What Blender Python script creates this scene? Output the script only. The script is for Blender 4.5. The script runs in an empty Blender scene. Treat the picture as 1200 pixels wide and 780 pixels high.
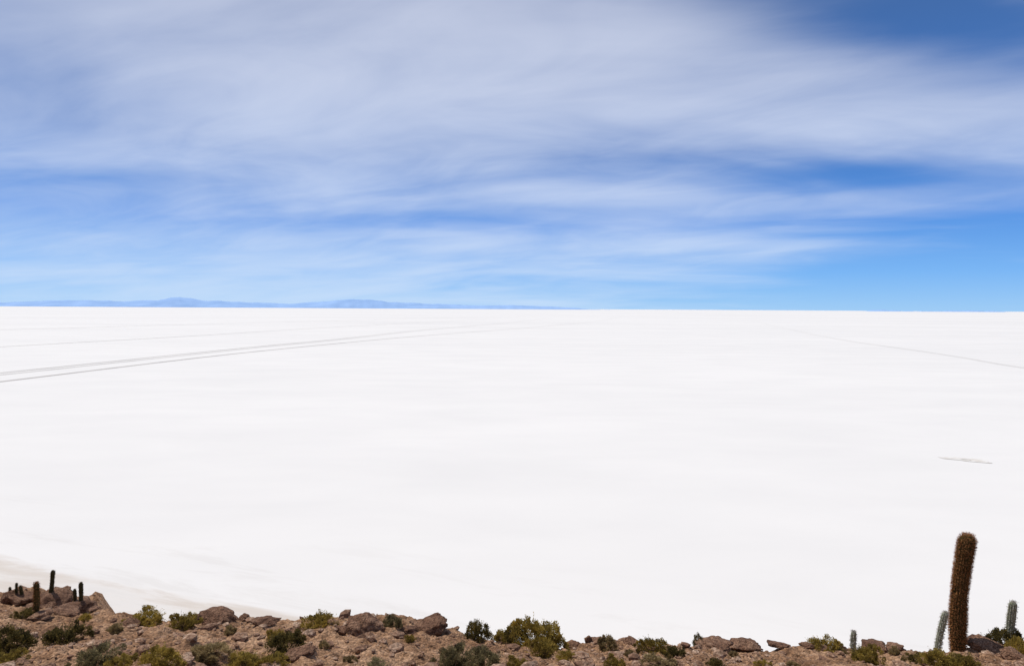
import bpy, bmesh, math, random
import numpy as np
from mathutils import Vector, Matrix, noise as mnoise

random.seed(7)
rng = np.random.default_rng(7)
scene = bpy.context.scene
scene.view_settings.view_transform = 'Standard'
scene.view_settings.look = 'None'
scene.view_settings.exposure = 0

EYE = 30.0
PITCH = 2.04
# ------------------------------------------------------------------ camera
cd = bpy.data.cameras.new("camera")
cam = bpy.data.objects.new("camera", cd)
scene.collection.objects.link(cam)
cd.sensor_width = 36; cd.lens = 24
cd.clip_start = 0.1; cd.clip_end = 400000
cam.matrix_world = (Matrix.Translation((0, 0, EYE)) @ Matrix.Rotation(math.radians(90 - PITCH), 4, 'X')
                    @ Matrix.Rotation(math.radians(0.33), 4, 'Z'))
scene.camera = cam

# ------------------------------------------------------------------ node helpers
class NT:
    def __init__(s, tree):
        s.t = tree
    def n(s, typ, **kw):
        nd = s.t.nodes.new(typ)
        for k, v in kw.items():
            setattr(nd, k, v)
        return nd
    def put(s, sock, v):
        if v is None: return
        if isinstance(v, bpy.types.NodeSocket): s.t.links.new(v, sock)
        else: sock.default_value = v
    def m(s, op, a, b=None, c=None, clamp=False):
        nd = s.n('ShaderNodeMath', operation=op, use_clamp=clamp)
        s.put(nd.inputs[0], a); s.put(nd.inputs[1], b); s.put(nd.inputs[2], c)
        return nd.outputs[0]
    def vec(s, x, y, z=0.0):
        nd = s.n('ShaderNodeCombineXYZ')
        s.put(nd.inputs[0], x); s.put(nd.inputs[1], y); s.put(nd.inputs[2], z)
        return nd.outputs[0]
    def noise(s, v, scale, detail=4, rough=.55, dist=0.0):
        nd = s.n('ShaderNodeTexNoise')
        s.put(nd.inputs['Vector'], v)
        nd.inputs['Scale'].default_value = scale
        nd.inputs['Detail'].default_value = detail
        nd.inputs['Roughness'].default_value = rough
        nd.inputs['Distortion'].default_value = dist
        return nd.outputs[0]
    def ss(s, x, lo, hi, a=0.0, b=1.0):
        nd = s.n('ShaderNodeMapRange', interpolation_type='SMOOTHSTEP')
        s.put(nd.inputs[0], x)
        nd.inputs[1].default_value = lo; nd.inputs[2].default_value = hi
        nd.inputs[3].default_value = a; nd.inputs[4].default_value = b
        return nd.outputs[0]
    def mix(s, f, a, b, mode='MIX'):
        nd = s.n('ShaderNodeMix', data_type='RGBA', blend_type=mode)
        s.put(nd.inputs[0], f)
        for sock, v in ((nd.inputs[6], a), (nd.inputs[7], b)):
            if isinstance(v, tuple): v = (*v, 1.0)
            s.put(sock, v)
        return nd.outputs[2]
    def ramp(s, f, stops, interp='LINEAR'):
        nd = s.n('ShaderNodeValToRGB')
        cr = nd.color_ramp; cr.interpolation = interp
        while len(cr.elements) < len(stops): cr.elements.new(0.5)
        for e, (p, c) in zip(cr.elements, stops):
            e.position = p; e.color = (*c, 1.0)
        s.put(nd.inputs[0], f)
        return nd.outputs[0]

def material(name):
    mt = bpy.data.materials.new(name); mt.use_nodes = True
    t = mt.node_tree
    b = t.nodes['Principled BSDF']
    b.inputs['Specular IOR Level'].default_value = 0.15
    b.inputs['Roughness'].default_value = 0.9
    return mt, NT(t), b

# ------------------------------------------------------------------ sky
SUN_EL, SUN_AZ = 60.0, -52.0      # azimuth from +Y, negative = to the left
w = bpy.data.worlds.new("World"); scene.world = w; w.use_nodes = True
W = NT(w.node_tree)
for nd in list(w.node_tree.nodes): w.node_tree.nodes.remove(nd)
tc = W.n('ShaderNodeTexCoord')
sx = W.n('ShaderNodeSeparateXYZ'); W.t.links.new(tc.outputs['Generated'], sx.inputs[0])
X, Y, Z = sx.outputs
sky = W.n('ShaderNodeTexSky', sky_type='NISHITA')
sky.sun_disc = False
sky.sun_elevation = math.radians(SUN_EL)
sky.sun_rotation = math.radians(SUN_AZ)
sky.altitude = 3700; sky.air_density = 1.0; sky.dust_density = 0.2; sky.ozone_density = 3.0
skyc = W.mix(1.0, sky.outputs[0], (0.10, 0.10, 0.10), 'MULTIPLY')
zc = W.m('MAXIMUM', Z, 0.0)
tint = W.ramp(zc, [(0.0, (0.29, 0.58, 0.96)), (0.05, (0.165, 0.45, 0.94)), (0.12, (0.08, 0.29, 0.80)),
                   (0.22, (0.052, 0.19, 0.56)), (0.40, (0.05, 0.135, 0.37)), (1.0, (0.02, 0.08, 0.28))])
blue = W.mix(0.85, skyc, tint)
yy = W.m('MAXIMUM', Y, 0.25)
U = W.m('DIVIDE', X, yy); V = W.m('DIVIDE', zc, yy)
zz = W.m('ADD', zc, 0.14)
px = W.m('DIVIDE', X, zz); py = W.m('DIVIDE', Y, zz)
# (U, V, su, sv, slope, amplitude)
blobs = [
 (0.60, 0.420, 0.34, 0.070, -0.12, -0.66),
 (-0.10, 0.29, 0.52, 0.110, 0.03, 0.34),
 (0.55, 0.27, 0.22, 0.040, 0.08, 0.10),
 (-0.66, 0.33, 0.12, 0.10, 0.0, -0.12),
 (-0.62, 0.188, 0.17, 0.019, 0.0, -0.34),
 (-0.22, 0.130, 0.26, 0.018, 0.02, -0.38),
 (0.50, 0.197, 0.19, 0.022, 0.03, -0.55),
 (0.20, 0.160, 0.30, 0.018, 0.0, 0.12),
 (0.30, 0.098, 0.16, 0.020, 0.02, 0.36),
 (0.62, 0.045, 0.32, 0.078, 0.12, -0.95),
 (-0.05, 0.073, 0.13, 0.011, 0.0, -0.32),
 (-0.50, 0.040, 0.48, 0.060, 0.0, 0.34),
]
cov = None
for (u0, v0, su, sv, sl, amp) in blobs:
    du = W.m('SUBTRACT', U, u0)
    a = W.m('MULTIPLY', du, 1 / su)
    dv = W.m('MULTIPLY_ADD', du, -sl, W.m('SUBTRACT', V, v0))
    b = W.m('MULTIPLY', dv, 1 / sv)
    r2 = W.m('MULTIPLY_ADD', a, a, W.m('MULTIPLY', b, b))
    g = W.m('MULTIPLY', W.m('EXPONENT', W.m('MULTIPLY', r2, -1.0)), amp)
    cov = g if cov is None else W.m('ADD', cov, g)
n1 = W.noise(W.vec(W.m('MULTIPLY', px, 0.55), W.m('MULTIPLY_ADD', px, 0.16, py), 3.1), 0.95, 5, 0.50, 0.6)
n2 = W.noise(W.vec(W.m('MULTIPLY', px, 0.65), W.m('MULTIPLY_ADD', px, 0.40, py), 8.3), 2.5, 5, 0.55, 0.9)
d = W.m('ADD', cov, 0.60)
d = W.m('MULTIPLY_ADD', W.m('SUBTRACT', n1, 0.5), 1.60, d)
d = W.m('MULTIPLY_ADD', W.m('SUBTRACT', n2, 0.5), 0.50, d)
dens = W.ss(d, -0.10, 1.28, 0.0, 0.92)
ccol = W.ramp(zc, [(0.0, (0.56, 0.73, 0.96)), (0.12, (0.60, 0.71, 0.93)), (0.3, (0.65, 0.71, 0.87)), (0.45, (0.55, 0.60, 0.76))])
final = W.mix(dens, blue, ccol)
bg = W.n('ShaderNodeBackground'); bg.inputs[1].default_value = 1.0
W.t.links.new(final, bg.inputs[0])
wo = W.n('ShaderNodeOutputWorld'); W.t.links.new(bg.outputs[0], wo.inputs[0])

sl = bpy.data.lights.new("sun", 'SUN'); sl.energy = 3.6; sl.angle = math.radians(0.5); sl.color = (1.0, 0.94, 0.86)
so = bpy.data.objects.new("sun", sl); scene.collection.objects.link(so)
e, a = math.radians(SUN_EL), math.radians(SUN_AZ)
sd = Vector((math.sin(a) * math.cos(e), math.cos(a) * math.cos(e), math.sin(e)))
so.rotation_euler = sd.to_track_quat('Z', 'Y').to_euler()
so.location = (0, 0, 80)

# ------------------------------------------------------------------ numpy noise
_perm = rng.random((64, 256, 256))
def vn(x, y, s=0):
    xi = np.floor(x).astype(int); yi = np.floor(y).astype(int)
    fx = x - xi; fy = y - yi
    fx = fx * fx * (3 - 2 * fx); fy = fy * fy * (3 - 2 * fy)
    T = _perm[s % 64]
    g = lambda i, j: T[i % 256, j % 256]
    return ((g(xi, yi) * (1 - fx) + g(xi + 1, yi) * fx) * (1 - fy) + (g(xi, yi + 1) * (1 - fx) + g(xi + 1, yi + 1) * fx) * fy) - 0.5
def fbm(x, y, f, o=4, s=0, gain=.5):
    t = 0; am = 1
    for i in range(o):
        t = t + am * vn(x * f + 17.3 * i, y * f + 5.1 * i, s + i); f *= 2.03; am *= gain
    return t

CX = [-60, -14.5, -11, -9.5, -8.3, -6, -4.3, -2.4, -1.2, 1.4, 3.5, 6, 9, 10.7, 12, 13, 13.7, 15, 60]
CZ = [21.4, 21.42, 21.42, 21.33, 21.36, 21.24, 21.25, 21.2, 20.98, 20.9, 20.74, 20.70, 20.66, 20.74, 20.68, 20.80, 20.98, 21.1, 21.2]
CREST = 18.5
def height(x, y):
    x = np.asarray(x, float); y = np.asarray(y, float)
    zcr = np.interp(x, CX, CZ)
    yc = CREST + 0.9 * fbm(x, x * 0, 0.22, 2, 40)
    up = np.interp(y, [-60, -3, 2, 13.0], [34, 29.2, 28.2, 22.85])
    t = np.clip((y - 13.0) / (yc - 13.0), 0, 1)
    near = 22.85 * (1 - t) + zcr * t
    z = np.where(y < 13, up, near)
    ov = np.maximum(0, y - yc)
    z = z - 0.25 * np.minimum(ov, 1.0) - 0.70 * np.maximum(0, ov - .7)
    z = z - 0.30 * np.maximum(0, np.abs(x) - 45)
    # spur running down to the left
    line = np.interp(y, [0, 14, 18.5, 25, 31, 34.5, 37, 60, 120], [27, 22.4, 21.0, 17.7, 15.6, 15.05, 14.0, -2.5, -40])
    xe = -0.5 * y - 3.9
    sp = line - 1.3 * np.maximum(0, x - xe) - 0.1 * np.maximum(0, -45 - x)
    z = np.maximum(z, sp)
    rug = np.abs(fbm(x, y, 0.9, 3, 5))
    z = z + 0.30 * fbm(x, y, 0.35, 2, 1) + 0.20 * fbm(x, y, 1.3, 3, 9)
    z = z + 0.22 * rug + 0.11 * fbm(x, y, 5.0, 3, 20, .6) - 0.05
    # rough outcrop at the spur tip
    g = np.exp(-((x + 24) / 5.0) ** 2 - ((y - 34) / 3.5) ** 2)
    z = z + g * (0.9 * np.abs(fbm(x, y, 0.8, 4, 30, .6)))
    return z

xs = np.concatenate([np.arange(-150, -32, 2.0), np.arange(-32, -17, 0.16), np.arange(-17, 17, 0.06), np.arange(17, 34, 0.4), np.arange(34, 150, 2.5)])
ys = np.concatenate([np.arange(-60, 9, 0.9), np.arange(9, 11, 0.25), np.arange(11, 21, 0.06), np.arange(21, 40, 0.18), np.arange(40, 110, 1.2)])
GX, GY = np.meshgrid(xs, ys)
GZ = height(GX, GY)
GZ = np.maximum(GZ, -6)
def grid_mesh(name, GX, GY, GZ):
    ny, nx = GX.shape
    co = np.stack([GX, GY, GZ], -1).reshape(-1, 3)
    idx = np.arange(nx * ny).reshape(ny, nx)
    f = np.stack([idx[:-1, :-1], idx[:-1, 1:], idx[1:, 1:], idx[1:, :-1]], -1).reshape(-1, 4)
    return np_mesh(name, co, f)
def np_mesh(name, co, faces, smooth=True):
    k = faces.shape[1]
    me = bpy.data.meshes.new(name)
    me.vertices.add(len(co)); me.vertices.foreach_set('co', co.astype(np.float32).ravel())
    me.loops.add(faces.size); me.loops.foreach_set('vertex_index', faces.astype(np.int32).ravel())
    me.polygons.add(len(faces))
    me.polygons.foreach_set('loop_start', np.arange(0, faces.size, k, dtype=np.int32))
    me.polygons.foreach_set('use_smooth', np.full(len(faces), smooth))
    me.update(calc_edges=True)
    return me
def add(name, me, mats=(), loc=(0, 0, 0)):
    ob = bpy.data.objects.new(name, me)
    scene.collection.objects.link(ob)
    if me is not None and len(me.materials) == 0:
        for mt in mats: me.materials.append(mt)
    ob.location = loc
    return ob

# ---- soil / rock material
def rocky(name, dark, mid, light, scale=1.0, bump=0.06):
    mt, N, b = material(name)
    g = N.n('ShaderNodeNewGeometry').outputs['Position']
    a = N.noise(g, 0.7 * scale, 5, .6, .3)
    c = N.noise(g, 5.0 * scale, 5, .68)
    v2 = N.n('ShaderNodeTexVoronoi'); N.put(v2.inputs['Vector'], g); v2.inputs['Scale'].default_value = 20 * scale
    f = N.m('MULTIPLY_ADD', a, .7, N.m('MULTIPLY', c, .7))
    col = N.ramp(f, [(0.50, dark), (0.68, mid), (0.88, light)])
    sp = N.n('ShaderNodeSeparateColor'); N.put(sp.inputs[0], v2.outputs['Color'])
    k = N.ss(sp.outputs[0], 0.0, 1.0, 0.62, 1.35)
    col = N.mix(1.0, col, N.vec(k, k, k), 'MULTIPLY')
    N.put(b.inputs['Base Color'], col)
    bp = N.n('ShaderNodeBump'); bp.inputs['Distance'].default_value = bump; bp.inputs['Strength'].default_value = 1.0
    h = N.m('MULTIPLY', c, 1.2)
    h = N.m('ADD', h, N.m('MULTIPLY', v2.outputs['Distance'], -0.45))
    N.put(bp.inputs['Height'], h); N.put(b.inputs['Normal'], bp.outputs[0])
    return mt
M_soil = rocky("soil", (0.115, 0.058, 0.030), (0.245, 0.137, 0.073), (0.40, 0.25, 0.15))
M_rock = rocky("brown_rock", (0.08, 0.040, 0.025), (0.165, 0.088, 0.052), (0.29, 0.175, 0.11), 1.5, 0.06)
M_stone = rocky("loose_stone", (0.10, 0.054, 0.036), (0.21, 0.12, 0.073), (0.42, 0.30, 0.21), 1.3, 0.02)

ground = add("rocky_hillside", grid_mesh("rocky_hillside", GX, GY, GZ), [M_soil])

# ---- salt flat
mt, N, b = material("salt_crust"); M_salt = mt
g = N.n('ShaderNodeNewGeometry').outputs['Position']
s3 = N.n('ShaderNodeSeparateXYZ'); N.put(s3.inputs[0], g)
vast = N.noise(N.vec(N.m('MULTIPLY', s3.outputs[0], .3), s3.outputs[1]), 0.004, 6, .62, .3)
near_n = N.noise(N.vec(N.m('MULTIPLY', s3.outputs[0], .5), s3.outputs[1]), 0.045, 5, .6, .3)
col = N.ramp(N.m('MULTIPLY_ADD', near_n, .4, N.m('MULTIPLY', vast, .6)), [(0.38, (0.692, 0.677, 0.636)), (0.60, (0.748, 0.730, 0.682))])
shore = N.m('SUBTRACT', s3.outputs[1], N.m('MULTIPLY_ADD', s3.outputs[0], -0.36, 58.0))
nn = N.noise(N.vec(N.m('MULTIPLY', N.m('MULTIPLY_ADD', s3.outputs[1], -0.36, s3.outputs[0]), .30), N.m('MULTIPLY', shore, 1.5)), 0.12, 6, .66, .5)
sd2 = N.m('ADD', shore, N.m('MULTIPLY_ADD', nn, 8.0, -4))
k = N.ss(sd2, -1.5, 1.5, 1.0, 0.0)
k2 = N.m('MULTIPLY', k, N.ss(nn, .40, .60, .85, .25))
col = N.mix(k2, col, (0.56, 0.50, 0.425))
kl = N.m('MULTIPLY', N.ss(nn, .52, .66), N.ss(shore, 0.0, 30.0, .32, 0.0))
col = N.mix(kl, col, (0.56, 0.53, 0.48))
N.put(b.inputs['Base Color'], col)
b.inputs['Specular IOR Level'].default_value = 0.1
S = 150000.0
me = np_mesh("salt_flat", np.array([[-S, -S, 0], [S, -S, 0], [S, S, 0], [-S, S, 0]]), np.array([[0, 1, 2, 3]]), False)
add("salt_flat", me, [M_salt])

# ---- tyre tracks on the salt (fading into the crust with distance along the track)
def track_mat(name, c0, c1, sc):
    mt, N, b = material(name)
    g = N.n('ShaderNodeNewGeometry').outputs['Position']
    at = N.n('ShaderNodeAttribute', attribute_name='wear').outputs['Fac']
    c = N.ramp(N.noise(g, sc, 5, .7), [(0.35, c0), (0.65, c1)])
    N.put(b.inputs['Base Color'], N.mix(at, (0.735, 0.717, 0.668), c))
    b.inputs['Specular IOR Level'].default_value = 0.1
    return mt
M_tr = track_mat("tyre_marks", (0.27, 0.25, 0.225), (0.44, 0.41, 0.37), 0.05)
M_tr2 = track_mat("faint_tyre_marks", (0.56, 0.54, 0.50), (0.67, 0.65, 0.60), 0.02)
def catmull(P, n=24):
    P = [np.array(p, float) for p in P]; P = [2 * P[0] - P[1]] + P + [2 * P[-1] - P[-2]]
    out = []
    for i in range(1, len(P) - 2):
        for t in np.linspace(0, 1, n, endpoint=False):
            out.append(.5 * ((2 * P[i]) + (-P[i-1] + P[i+1]) * t + (2*P[i-1] - 5*P[i] + 4*P[i+1] - P[i+2]) * t*t + (-P[i-1] + 3*P[i] - 3*P[i+1] + P[i+2]) * t**3))
    out.append(P[-2]); return np.array(out)
zl = [0.012]
def track(pts, offs, wd, mat):
    C = catmull(pts); T = np.gradient(C, axis=0); T /= np.linalg.norm(T, axis=1)[:, None]
    Nn = np.stack([-T[:, 1], T[:, 0]], -1)
    co = []; fa = []; wear = []
    n = len(C)
    for o in offs:
        wob = 0.6 * np.array([math.sin(i * .37 + o * 5) for i in range(n)])[:, None]
        A = C + Nn * (o - wd / 2 + wob * .3); B = C + Nn * (o + wd / 2 + wob * .3)
        s = len(co)
        for i, (p, q) in enumerate(zip(A, B)):
            co += [(p[0], p[1], zl[0]), (q[0], q[1], zl[0])]
            f = i / (n - 1); wv = 1.0 if f < .5 else max(0.0, 1 - (f - .5) / .48)
            wear += [wv, wv]
        for i in range(n - 1): fa.append((s + 2*i, s + 2*i + 1, s + 2*i + 3, s + 2*i + 2))
        zl[0] += 0.004
    me = np_mesh("tyre_track", np.array(co), np.array(fa), False)
    at = me.attributes.new('wear', 'FLOAT', 'POINT'); at.data.foreach_set('value', np.array(wear, np.float32))
    add("tyre_track", me, [mat])
track([(-262, 120), (-240, 200), (-222, 296), (-189, 505), (-160, 648), (-112, 950), (0, 1450), (140, 2300)], [-1.6, 1.0, 6.2, 8.6], 0.95, M_tr)
track([(-235, 120), (-218, 190), (-202, 270), (-173, 461), (-94, 750), (30, 1080), (230, 1750), (420, 2600)], [-1.1, 1.1], 1.1, M_tr)
track([(262, 150), (262, 260), (273, 364), (300, 480), (345, 727), (470, 1200), (690, 2000)], [-1.2, 1.2], 1.05, M_tr2)
track([(-420, 250), (-390, 420), (-330, 700), (-260, 1100), (-60, 1900)], [-1.3, 1.3], 1.6, M_tr2)
track([(-700, 400), (-640, 800), (-420, 1500), (100, 2800)], [-1.4, 1.4], 2.0, M_tr2)
# damp oval mark
mt, N, b = material("damp_salt"); g = N.n('ShaderNodeNewGeometry').outputs['Position']
N.put(b.inputs['Base Color'], N.ramp(N.noise(g, 0.7, 5, .7), [(0.42, (0.62, 0.575, 0.50)), (0.60, (0.715, 0.695, 0.64))]))
def patch(cx, cy, rx, ry, hollow, rot=0):
    n = 64; co = []; fa = []
    for i in range(n):
        t = 2 * math.pi * i / n; k = 1 + .18 * math.sin(3 * t + cx) + .08 * math.sin(7 * t)
        for q in (hollow, 1.0):
            x, y = rx * k * q * math.cos(t), ry * k * q * math.sin(t)
            co.append((cx + x * math.cos(rot) - y * math.sin(rot), cy + x * math.sin(rot) + y * math.cos(rot), zl[0]))
    for i in range(n):
        j = (i + 1) % n; fa.append((2*i, 2*i+1, 2*j+1, 2*j))
    zl[0] += .004
    add("damp_salt_patch", np_mesh("damp_salt_patch", np.array(co), np.array(fa), False), [mt])
patch(92, 137, 4.2, 1.6, .2, -.5)

# ---- distant mountains
prof = [(-900, 6), (-500, 12), (-300, 5), (-100, 8), (0, 4.5), (40, 6), (90, 8), (150, 7), (185, 8), (198, 11.4), (210, 13), (225, 11), (240, 8), (300, 6.5), (340, 4.8), (380, 8.2), (415, 10.5), (440, 9.5), (470, 7.2), (520, 5.4), (560, 4.2), (600, 4.6), (650, 3.0), (680, 1.6), (715, -1)]
def mountains(prof, dist, seed):
    u = np.array([(p - 600) / 800 for p, _ in prof]); h = np.array([q * dist / 800 for _, q in prof])
    X1 = np.linspace(u[0] * dist, u[-1] * dist, 900)
    D = np.linspace(-0.06, 0.10, 30) * dist
    gx, gy = np.meshgrid(X1, D)
    hh = np.interp(gx / dist, u, h)
    env = np.clip(1 - np.abs(gy) / np.where(gy < 0, .06 * dist, .10 * dist), 0, 1)
    nz = fbm(gx, gy, 1 / (dist * .03), 4, 50, .5)
    z = hh * env + 0.22 * hh * nz * (1.15 - env * .75) + dist * .0009 * fbm(gx, gx * 0, 1 / (dist * .010), 4, 55)
    z[0, :] = -30; z[-1, :] = -30
    return grid_mesh("distant_mountains", gx * (1 + gy / dist), gy + dist, z)
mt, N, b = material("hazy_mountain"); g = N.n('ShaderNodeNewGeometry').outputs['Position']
N.put(b.inputs['Base Color'], N.ramp(N.noise(g, 0.0008, 5, .6), [(0.35, (0.27, 0.42, 0.66)), (0.65, (0.33, 0.49, 0.74))]))  # pale blue aerial haze painted into the base colour
b.inputs['Specular IOR Level'].default_value = 0
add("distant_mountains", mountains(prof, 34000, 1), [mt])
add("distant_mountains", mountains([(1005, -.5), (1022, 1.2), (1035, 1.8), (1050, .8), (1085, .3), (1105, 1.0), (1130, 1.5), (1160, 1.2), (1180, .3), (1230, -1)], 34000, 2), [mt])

# ------------------------------------------------------------------ placement on the slope
def ray(px_, py_):
    roll = math.radians(0.33)
    a0, b0 = (px_ - 600) / 800, (390 - py_) / 800
    a = a0 * math.cos(roll) - b0 * math.sin(roll); b_ = a0 * math.sin(roll) + b0 * math.cos(roll)
    p = math.radians(PITCH)
    dy = math.cos(p) + b_ * math.sin(p); dz = -math.sin(p) + b_ * math.cos(p)
    return a / dy, dz / dy
def site(px_, py_):
    """bearing/depression -> point on the slope"""
    ta, td = ray(px_, py_)
    yv = np.arange(11, 40, .04) if px_ < 125 and py_ < 722 else np.arange(11, 19.2, .04)
    zr = EYE + td * yv; xv = ta * yv
    hz = height(xv, yv)
    hit = np.nonzero(zr <= hz)[0]
    i = hit[0] if len(hit) else int(np.argmin(zr - hz))
    return Vector((xv[i], yv[i], hz[i])), yv[i] / 800 * 1.02

# ------------------------------------------------------------------ boulders
def make_rock(seed, sub=4, flat=.6):
    r = random.Random(seed)
    bm = bmesh.new(); bmesh.ops.create_icosphere(bm, subdivisions=sub, radius=1)
    planes = []
    for i in range(13):
        n = Vector((r.gauss(0, 1), r.gauss(0, 1), r.gauss(0, .8))).normalized(); planes.append((n, r.uniform(.55, .85)))
    off = Vector((r.uniform(0, 99), r.uniform(0, 99), 0))
    for v in bm.verts:
        c = v.co.copy()
        for n, dd in planes:
            t = c.dot(n)
            if t > dd: c -= n * (t - dd) * .8
        k = mnoise.fractal(c * 2.1 + off, .8, 2.1, 5) * .2 + abs(mnoise.noise(c * 4.3 + off)) * -.16
        c *= 1 + k
        c.z *= flat
        v.co = c
    me = bpy.data.meshes.new("boulder"); bm.to_mesh(me); bm.free()
    for p in me.polygons: p.use_smooth = True
    me.materials.append(M_rock)
    return me
rocks = [make_rock(100 + i, 4, random.uniform(.5, .75)) for i in range(7)]
BO = [(255, 731, 50, 15), (228, 730, 24, 9), (426, 741, 48, 18), (402, 743, 24, 9), (501, 741, 52, 15), (478, 744, 26, 8), (308, 733, 34, 9), (285, 729, 16, 8),
      (838, 758, 44, 8), (874, 760, 40, 9), (915, 760, 26, 6), (1028, 756, 42, 11), (1052, 757, 22, 8), (690, 742, 10, 9), (672, 745, 22, 8), (700, 750, 28, 7),
      (1160, 764, 44, 13), (1192, 774, 36, 14), (350, 772, 40, 9), (740, 757, 22, 7),
      (30, 706, 40, 13), (62, 709, 46, 15), (92, 716, 36, 13), (12, 705, 26, 12), (108, 719, 22, 8), (75, 722, 34, 8), (45, 726, 28, 7),
      (150, 736, 22, 6), (948, 758, 18, 5), (985, 762, 22, 5)]
for i, (a, b_, wd, ht) in enumerate(BO):
    p, s = site(a, b_ - 2)
    o = add("boulder", rocks[i % 7])
    o.rotation_euler = (random.uniform(-.2, .2), random.uniform(-.2, .2), random.uniform(0, 6.28))
    W_ = wd * s / 2 / .85
    o.scale = (W_, W_ * random.uniform(.7, 1.0), max(ht * s / 2 / .42, W_ * .4))
    o.location = p + Vector((0, 0.1, ht * s * .12))

# loose stones : one mesh
def unit_stone(seed):
    r = random.Random(seed); bm = bmesh.new(); bmesh.ops.create_icosphere(bm, subdivisions=1, radius=1)
    for v in bm.verts: v.co *= r.uniform(.7, 1.15); v.co.z *= .7
    co = np.array([v.co[:] for v in bm.verts]); fa = np.array([[v.index for v in f.verts] for f in bm.faces]); bm.free()
    return co, fa
SV = [unit_stone(i) for i in range(8)]
cos, fas, off = [], [], 0
NS = 11000
sx_ = rng.uniform(-1, 1, NS); sy_ = rng.uniform(11.5, 20.0, NS)
far = rng.random(NS) < .12
sy_[far] = rng.uniform(22, 38, far.sum())
sxx = np.where(far, -0.5 * sy_ - 4.2 - rng.uniform(0, 12, NS), sx_ * 0.85 * sy_)
hz = height(sxx, sy_)
size = 0.016 + 0.022 * rng.pareto(2.1, NS); size = np.minimum(size, .24)
size = np.where(far, size * 1.6, size)
cl = fbm(sxx, sy_, .5, 3, 33)
for i in range(NS):
    if cl[i] < -.12 and size[i] < .06: continue
    co, fa = SV[i % 8]
    t = rng.uniform(0, 6.28); c, s = math.cos(t), math.sin(t)
    R = np.array([[c, -s, 0], [s, c, 0], [0, 0, 1]])
    sc = size[i] * np.array([1, rng.uniform(.6, 1), rng.uniform(.6, 1)])
    cos.append((co * sc) @ R.T + np.array([sxx[i], sy_[i], hz[i] + size[i] * .2])); fas.append(fa + off); off += len(co)
add("scattered_stones", np_mesh("scattered_stones", np.concatenate(cos), np.concatenate(fas), False), [M_stone])

# ------------------------------------------------------------------ shrubs
def shrub_mat(name, c0, c1, c2):
    mt, N, b = material(name)
    at = N.n('ShaderNodeAttribute', attribute_name='tone')
    oi = N.n('ShaderNodeObjectInfo')
    f = N.m('ADD', at.outputs['Fac'], N.m('MULTIPLY_ADD', oi.outputs['Random'], .28, -.14))
    col = N.ramp(f, [(0.1, c0), (0.5, c1), (0.95, c2)])
    N.put(b.inputs['Base Color'], col)
    tr = N.n('ShaderNodeBsdfTranslucent'); N.put(tr.inputs[0], col)
    mx = N.n('ShaderNodeMixShader'); mx.inputs[0].default_value = .35
    N.t.links.new(b.outputs[0], mx.inputs[1]); N.t.links.new(tr.outputs[0], mx.inputs[2])
    N.t.links.new(mx.outputs[0], N.t.nodes['Material Output'].inputs[0])
    return mt
M_sy = shrub_mat("yellow_green_leaves", (0.11, 0.078, 0.022), (0.31, 0.225, 0.048), (0.55, 0.40, 0.09))
M_sg = shrub_mat("dark_green_leaves", (0.040, 0.035, 0.015), (0.13, 0.102, 0.032), (0.32, 0.235, 0.068))
M_sd = shrub_mat("dry_straw", (0.11, 0.075, 0.035), (0.30, 0.22, 0.10), (0.52, 0.40, 0.20))
M_sgr = shrub_mat("grey_green_leaves", (0.08, 0.066, 0.033), (0.20, 0.165, 0.078), (0.38, 0.31, 0.155))
def leaves_mesh(P, D, L, Wd, r):
    n = len(P)
    R = r.normal(size=(n, 3)); S = np.cross(D, R); S /= np.linalg.norm(S, axis=1)[:, None] + 1e-9
    L = L[:, None]; Wd = Wd[:, None]
    co = np.stack([P, P + D * L * .5 + S * Wd, P + D * L, P + D * L * .5 - S * Wd], 1).reshape(-1, 3)
    return co, np.arange(4 * n).reshape(n, 4)
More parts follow.
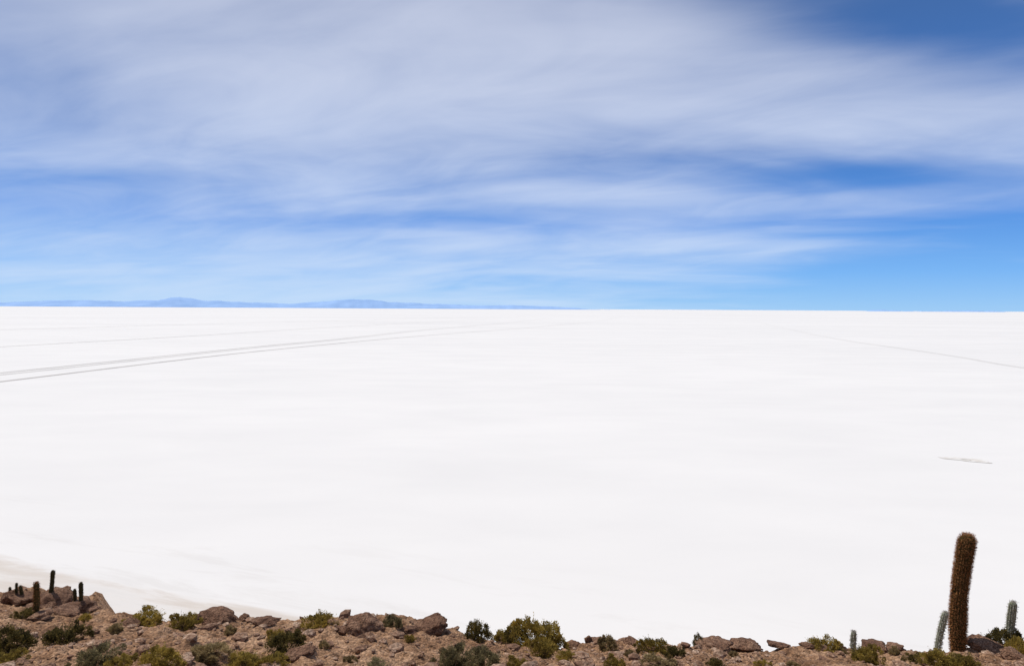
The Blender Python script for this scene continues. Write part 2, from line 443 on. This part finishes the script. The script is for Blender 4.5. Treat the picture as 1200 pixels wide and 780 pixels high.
def make_shrub(seed, kind):
    r = np.random.default_rng(seed)
    K = 60
    th = r.uniform(0, 2 * np.pi, K); ph = np.arccos(r.uniform(0.0, 1, K))
    rad = r.uniform(.45, 1.0, K) ** .6 * (1 + .22 * np.sin(th * 2 + r.uniform(0, 6)) + .13 * np.sin(th * 3 + r.uniform(0, 6)))
    C = np.stack([.42 * rad * np.sin(ph) * np.cos(th), .42 * rad * np.sin(ph) * np.sin(th), .06 + .36 * rad * np.cos(ph)], -1)
    P, D, T, L = [], [], [], []
    for k in range(K):
        m = int(r.uniform(80, 170)); cr = r.uniform(.035, .085)
        q = r.normal(size=(m, 3)); q = q / np.linalg.norm(q, axis=1)[:, None] * (r.random(m)[:, None] ** .4) * cr * np.array([1, 1, 1.3])
        d = q / cr * .7 + C[k] * 1.2 + np.array([0, 0, .55]) + r.normal(size=(m, 3)) * .35
        d /= np.linalg.norm(d, axis=1)[:, None]
        P.append(C[k] + q); D.append(d); T.append(np.clip(r.normal(.45 + r.normal() * .19, .14, m), 0, 1)); L.append(r.uniform(.02, .05, m) * (1.9 if kind == 'dry' else 1))
    # stray sprigs for a ragged outline
    for k in range(90):
        t, p = r.uniform(0, 6.28), np.arccos(r.uniform(.0, 1)); d = np.array([np.sin(p) * np.cos(t), np.sin(p) * np.sin(t), np.cos(p) + .2]); d /= np.linalg.norm(d)
        ln = r.uniform(.36, .54); s = np.linspace(.55, 1, 16)[:, None] * ln
        P.append(d * s + r.normal(size=(16, 3)) * .008); dd = d + r.normal(size=(16, 3)) * .45; dd /= np.linalg.norm(dd, axis=1)[:, None]
        D.append(dd); T.append(np.full(16, np.clip(r.normal(.6, .15), 0, 1))); L.append(r.uniform(.02, .04, 16))
    P, D, T, L = map(np.concatenate, (P, D, T, L))
    P[:, 2] = np.abs(P[:, 2])
    co, fa = leaves_mesh(P, D, L, L * (.12 if kind == 'dry' else .26), r)
    # stems
    base = r.normal(size=(K, 3)) * .03; base[:, 2] = -.04
    dv = C - base; ln = np.linalg.norm(dv, axis=1)
    sc, sf = leaves_mesh(base, dv / ln[:, None], ln, np.full(K, .007), r)
    fa = np.concatenate([fa, sf + len(co)]); co = np.concatenate([co, sc])
    tone = np.concatenate([np.repeat(T, 4), np.full(len(sc), .1)])
    me = np_mesh("desert_shrub", co, fa, False)
    at = me.attributes.new('tone', 'FLOAT', 'POINT'); at.data.foreach_set('value', tone.astype(np.float32))
    return me
SH = {}
for q, (kind, mat) in enumerate((('y', M_sy), ('g', M_sg), ('dry', M_sd), ('gr', M_sgr))):
    SH[kind] = []
    for j in range(3):
        me = make_shrub(100 + q * 10 + j, kind); me.materials.append(mat); SH[kind].append(me)
SL = [(172, 733, 42, 20, 'y'), (75, 756, 46, 28, 'g'), (16, 765, 50, 32, 'g'), (10, 783, 44, 18, 'y'), (112, 780, 56, 24, 'gr'), (140, 785, 36, 18, 'y'),
      (214, 737, 36, 19, 'y'), (246, 770, 44, 17, 'dry'), (188, 784, 50, 28, 'y'), (285, 786, 46, 24, 'y'), (318, 784, 40, 20, 'y'), (334, 764, 46, 27, 'g'), (322, 752, 24, 16, 'y'),
      (376, 737, 44, 20, 'y'), (461, 736, 26, 18, 'gr'), (560, 746, 32, 25, 'g'), (628, 756, 58, 36, 'y'), (604, 750, 34, 22, 'g'), (588, 744, 28, 15, 'y'),
      (532, 783, 50, 28, 'gr'), (568, 782, 46, 26, 'gr'), (634, 770, 36, 22, 'y'), (664, 776, 26, 16, 'y'), (650, 750, 28, 18, 'y'), (720, 786, 28, 18, 'y'), (765, 765, 38, 20, 'y'), (712, 762, 26, 17, 'dry'),
      (818, 760, 15, 17, 'gr'), (792, 770, 26, 15, 'g'), (776, 784, 42, 14, 'dry'), (838, 785, 26, 16, 'g'), (965, 763, 38, 18, 'y'), (893, 784, 22, 12, 'y'),
      (1016, 777, 40, 22, 'y'), (1076, 778, 28, 14, 'g'), (1178, 759, 46, 26, 'g'), (1100, 784, 46, 24, 'y'), (1130, 786, 40, 22, 'y'), (1196, 768, 30, 24, 'y'),
      (440, 790, 40, 16, 'gr'), (740, 772, 16, 10, 'dry'), (1048, 768, 14, 10, 'dry'), (605, 786, 30, 16, 'y'), (380, 760, 14, 10, 'dry'), (930, 784, 18, 10, 'dry'), (985, 766, 14, 9, 'dry'),
      (28, 724, 22, 12, 'g'), (100, 728, 18, 9, 'y'), (150, 732, 16, 8, 'y'), (134, 742, 20, 12, 'dry'), (270, 742, 16, 9, 'dry'), (480, 752, 14, 9, 'y'), (410, 776, 16, 9, 'dry'), (860, 770, 12, 8, 'dry')]
for i, (a, b_, wd, ht, k) in enumerate(SL):
    p, s = site(a, b_ - 2)
    o = add("desert_shrub", SH[k][i % 3])
    o.location = p + Vector((0, 0, -.04)); o.rotation_euler = (0, 0, random.uniform(0, 6.28))
    o.scale = (wd * s / .90, wd * s / .90, ht * s / .54)

# ------------------------------------------------------------------ cacti
def cactus_mats(tag, skin0, skin1, sp0, sp1):
    mt, N, b = material(tag + "_skin"); g = N.n('ShaderNodeNewGeometry').outputs['Position']
    N.put(b.inputs['Base Color'], N.ramp(N.noise(g, 6, 5, .6), [(.35, skin0), (.65, skin1)]))
    mt2, N, b = material(tag + "_spines")
    at = N.n('ShaderNodeAttribute', attribute_name='tone')
    N.put(b.inputs['Base Color'], N.ramp(at.outputs['Fac'], [(0, sp0), (1, sp1)]))
    return mt, mt2
CM = {'brown': cactus_mats("cactus", (0.050, 0.042, 0.014), (0.095, 0.068, 0.022), (0.17, 0.062, 0.022), (0.48, 0.23, 0.085)),
      'dark': cactus_mats("dark_cactus", (0.03, 0.032, 0.012), (0.055, 0.05, 0.02), (0.08, 0.055, 0.025), (0.20, 0.14, 0.07)),
      'grey': cactus_mats("grey_cactus", (0.19, 0.20, 0.135), (0.30, 0.31, 0.22), (0.38, 0.35, 0.29), (0.68, 0.65, 0.58))}
def make_cactus(h, rad, lean, kind, ribs=18, spl=.08, seed=0, step=.055, per=9, bend=0.0):
    r = np.random.default_rng(seed)
    seg = ribs * 6; rows = max(24, int(h / .05))
    ts = np.concatenate([np.linspace(0, 1 - rad * .9 / h, rows), 1 - rad * .9 / h * (1 - np.sin(np.linspace(0, math.pi / 2, 9)[1:]))])
    def prof(t):
        dome = (t - (1 - rad * .9 / h)) / (rad * .9 / h)
        base = rad * (.80 + .20 * np.clip(t / .25, 0, 1) ** .7) * (1 + .035 * np.sin(t * 9 + seed) + .02 * np.sin(t * 23))
        return np.where(dome > 0, base * np.sqrt(np.clip(1 - dome ** 2, 0.0004, 1)), base)
    def axis(t):
        return np.stack([lean * h * t + bend * h * np.sin(t * math.pi), 0.02 * h * np.sin(t * 4), h * t], -1)
    th = np.linspace(0, 2 * np.pi, seg, endpoint=False)
    rr = prof(ts)[:, None] * (1 - .16 * (np.abs(np.sin(th * ribs / 2)) ** 1.2))[None, :]
    ax = axis(ts)
    co = np.stack([ax[:, 0][:, None] + rr * np.cos(th), ax[:, 1][:, None] + rr * np.sin(th), ax[:, 2][:, None] + 0 * rr], -1).reshape(-1, 3)
    n = len(ts); idx = np.arange(n * seg).reshape(n, seg); nx = np.roll(idx, -1, 1)
    fa = np.stack([idx[:-1], nx[:-1], nx[1:], idx[1:]], -1).reshape(-1, 4)
    nb = len(fa)
    P, D = [], []
    m = int(h / step)
    for k in range(ribs):
        t0 = 2 * np.pi * k / ribs
        for j in range(m):
            t = min(.998, (j + r.uniform(0, .8)) / m)
            rad_ = float(prof(np.array(t))); c = axis(np.array(t))
            out = np.array([math.cos(t0), math.sin(t0), 0])
            up = max(0, (t - (1 - rad * .9 / h)) / (rad * .9 / h))
            nrm = out * (1 - up * .8) + np.array([0, 0, up * 1.3])
            base = c + out * rad_ * .99
            for _ in range(per):
                d = nrm * .8 + r.normal(size=3) * .55 + np.array([0, 0, -.12]); d /= np.linalg.norm(d)
                P.append(base); D.append(d)
    # woolly crown
    top = axis(np.array(.995))
    for _ in range(160):
        d = r.normal(size=3); d[2] = abs(d[2]) + .5; d /= np.linalg.norm(d)
        P.append(top + r.normal(size=3) * rad * np.array([.35, .35, .05])); D.append(d)
    P = np.array(P); D = np.array(D); L = spl * r.uniform(.5, 1.25, len(P))
    sc, sf = leaves_mesh(P, D, L, np.full(len(P), .0042), r)
    tone = np.concatenate([np.zeros(len(co)), np.repeat(r.random(len(P)), 4)])
    fa = np.concatenate([fa, sf + len(co)]); co = np.concatenate([co, sc])
    me = np_mesh("cardon_cactus", co, fa, False)
    mi = np.zeros(len(fa), np.int32); mi[nb:] = 1
    sm = np.zeros(len(fa), bool); sm[:nb] = True
    me.polygons.foreach_set('material_index', mi); me.polygons.foreach_set('use_smooth', sm)
    at = me.attributes.new('tone', 'FLOAT', 'POINT'); at.data.foreach_set('value', tone.astype(np.float32))
    for q in CM[kind]: me.materials.append(q)
    return me
# px, base py, top py, width px, lean (dx/h), kind
CL = [(1123, 762, 625, 22, .040, 'brown'), (1098, 756, 716, 8, .16, 'grey'), (1184, 742, 704, 10, .03, 'grey'), (1000, 755, 739, 7, .0, 'grey'),
      (42, 719, 682, 7, .04, 'brown'), (58, 704, 668, 5, .14, 'dark'), (88, 712, 690, 4, .0, 'dark'), (94, 713, 682, 5, .05, 'dark'),
      (12, 702, 688, 3, .0, 'dark'), (18, 702, 683, 3, .1, 'dark'), (26, 702, 686, 4, -.1, 'dark')]
for i, (a, b0, t0, wd, ln, kd) in enumerate(CL):
    p, s = site(a, b0 - 1)
    top = EYE + ray(a, t0)[1] * p.y
    h = top - p.z + .1
    big = i == 0
    me = make_cactus(h, wd * s / 2 * (.74 if big else .86), ln, kd, 20 if big else 12, .075 if big else .045, i, .05 if big else .07, 10 if big else 6, bend=-.012 if big else 0)
    o = add("cardon_cactus", me); o.location = p + Vector((0, 0, -.1))

print("done", len(bpy.data.objects))
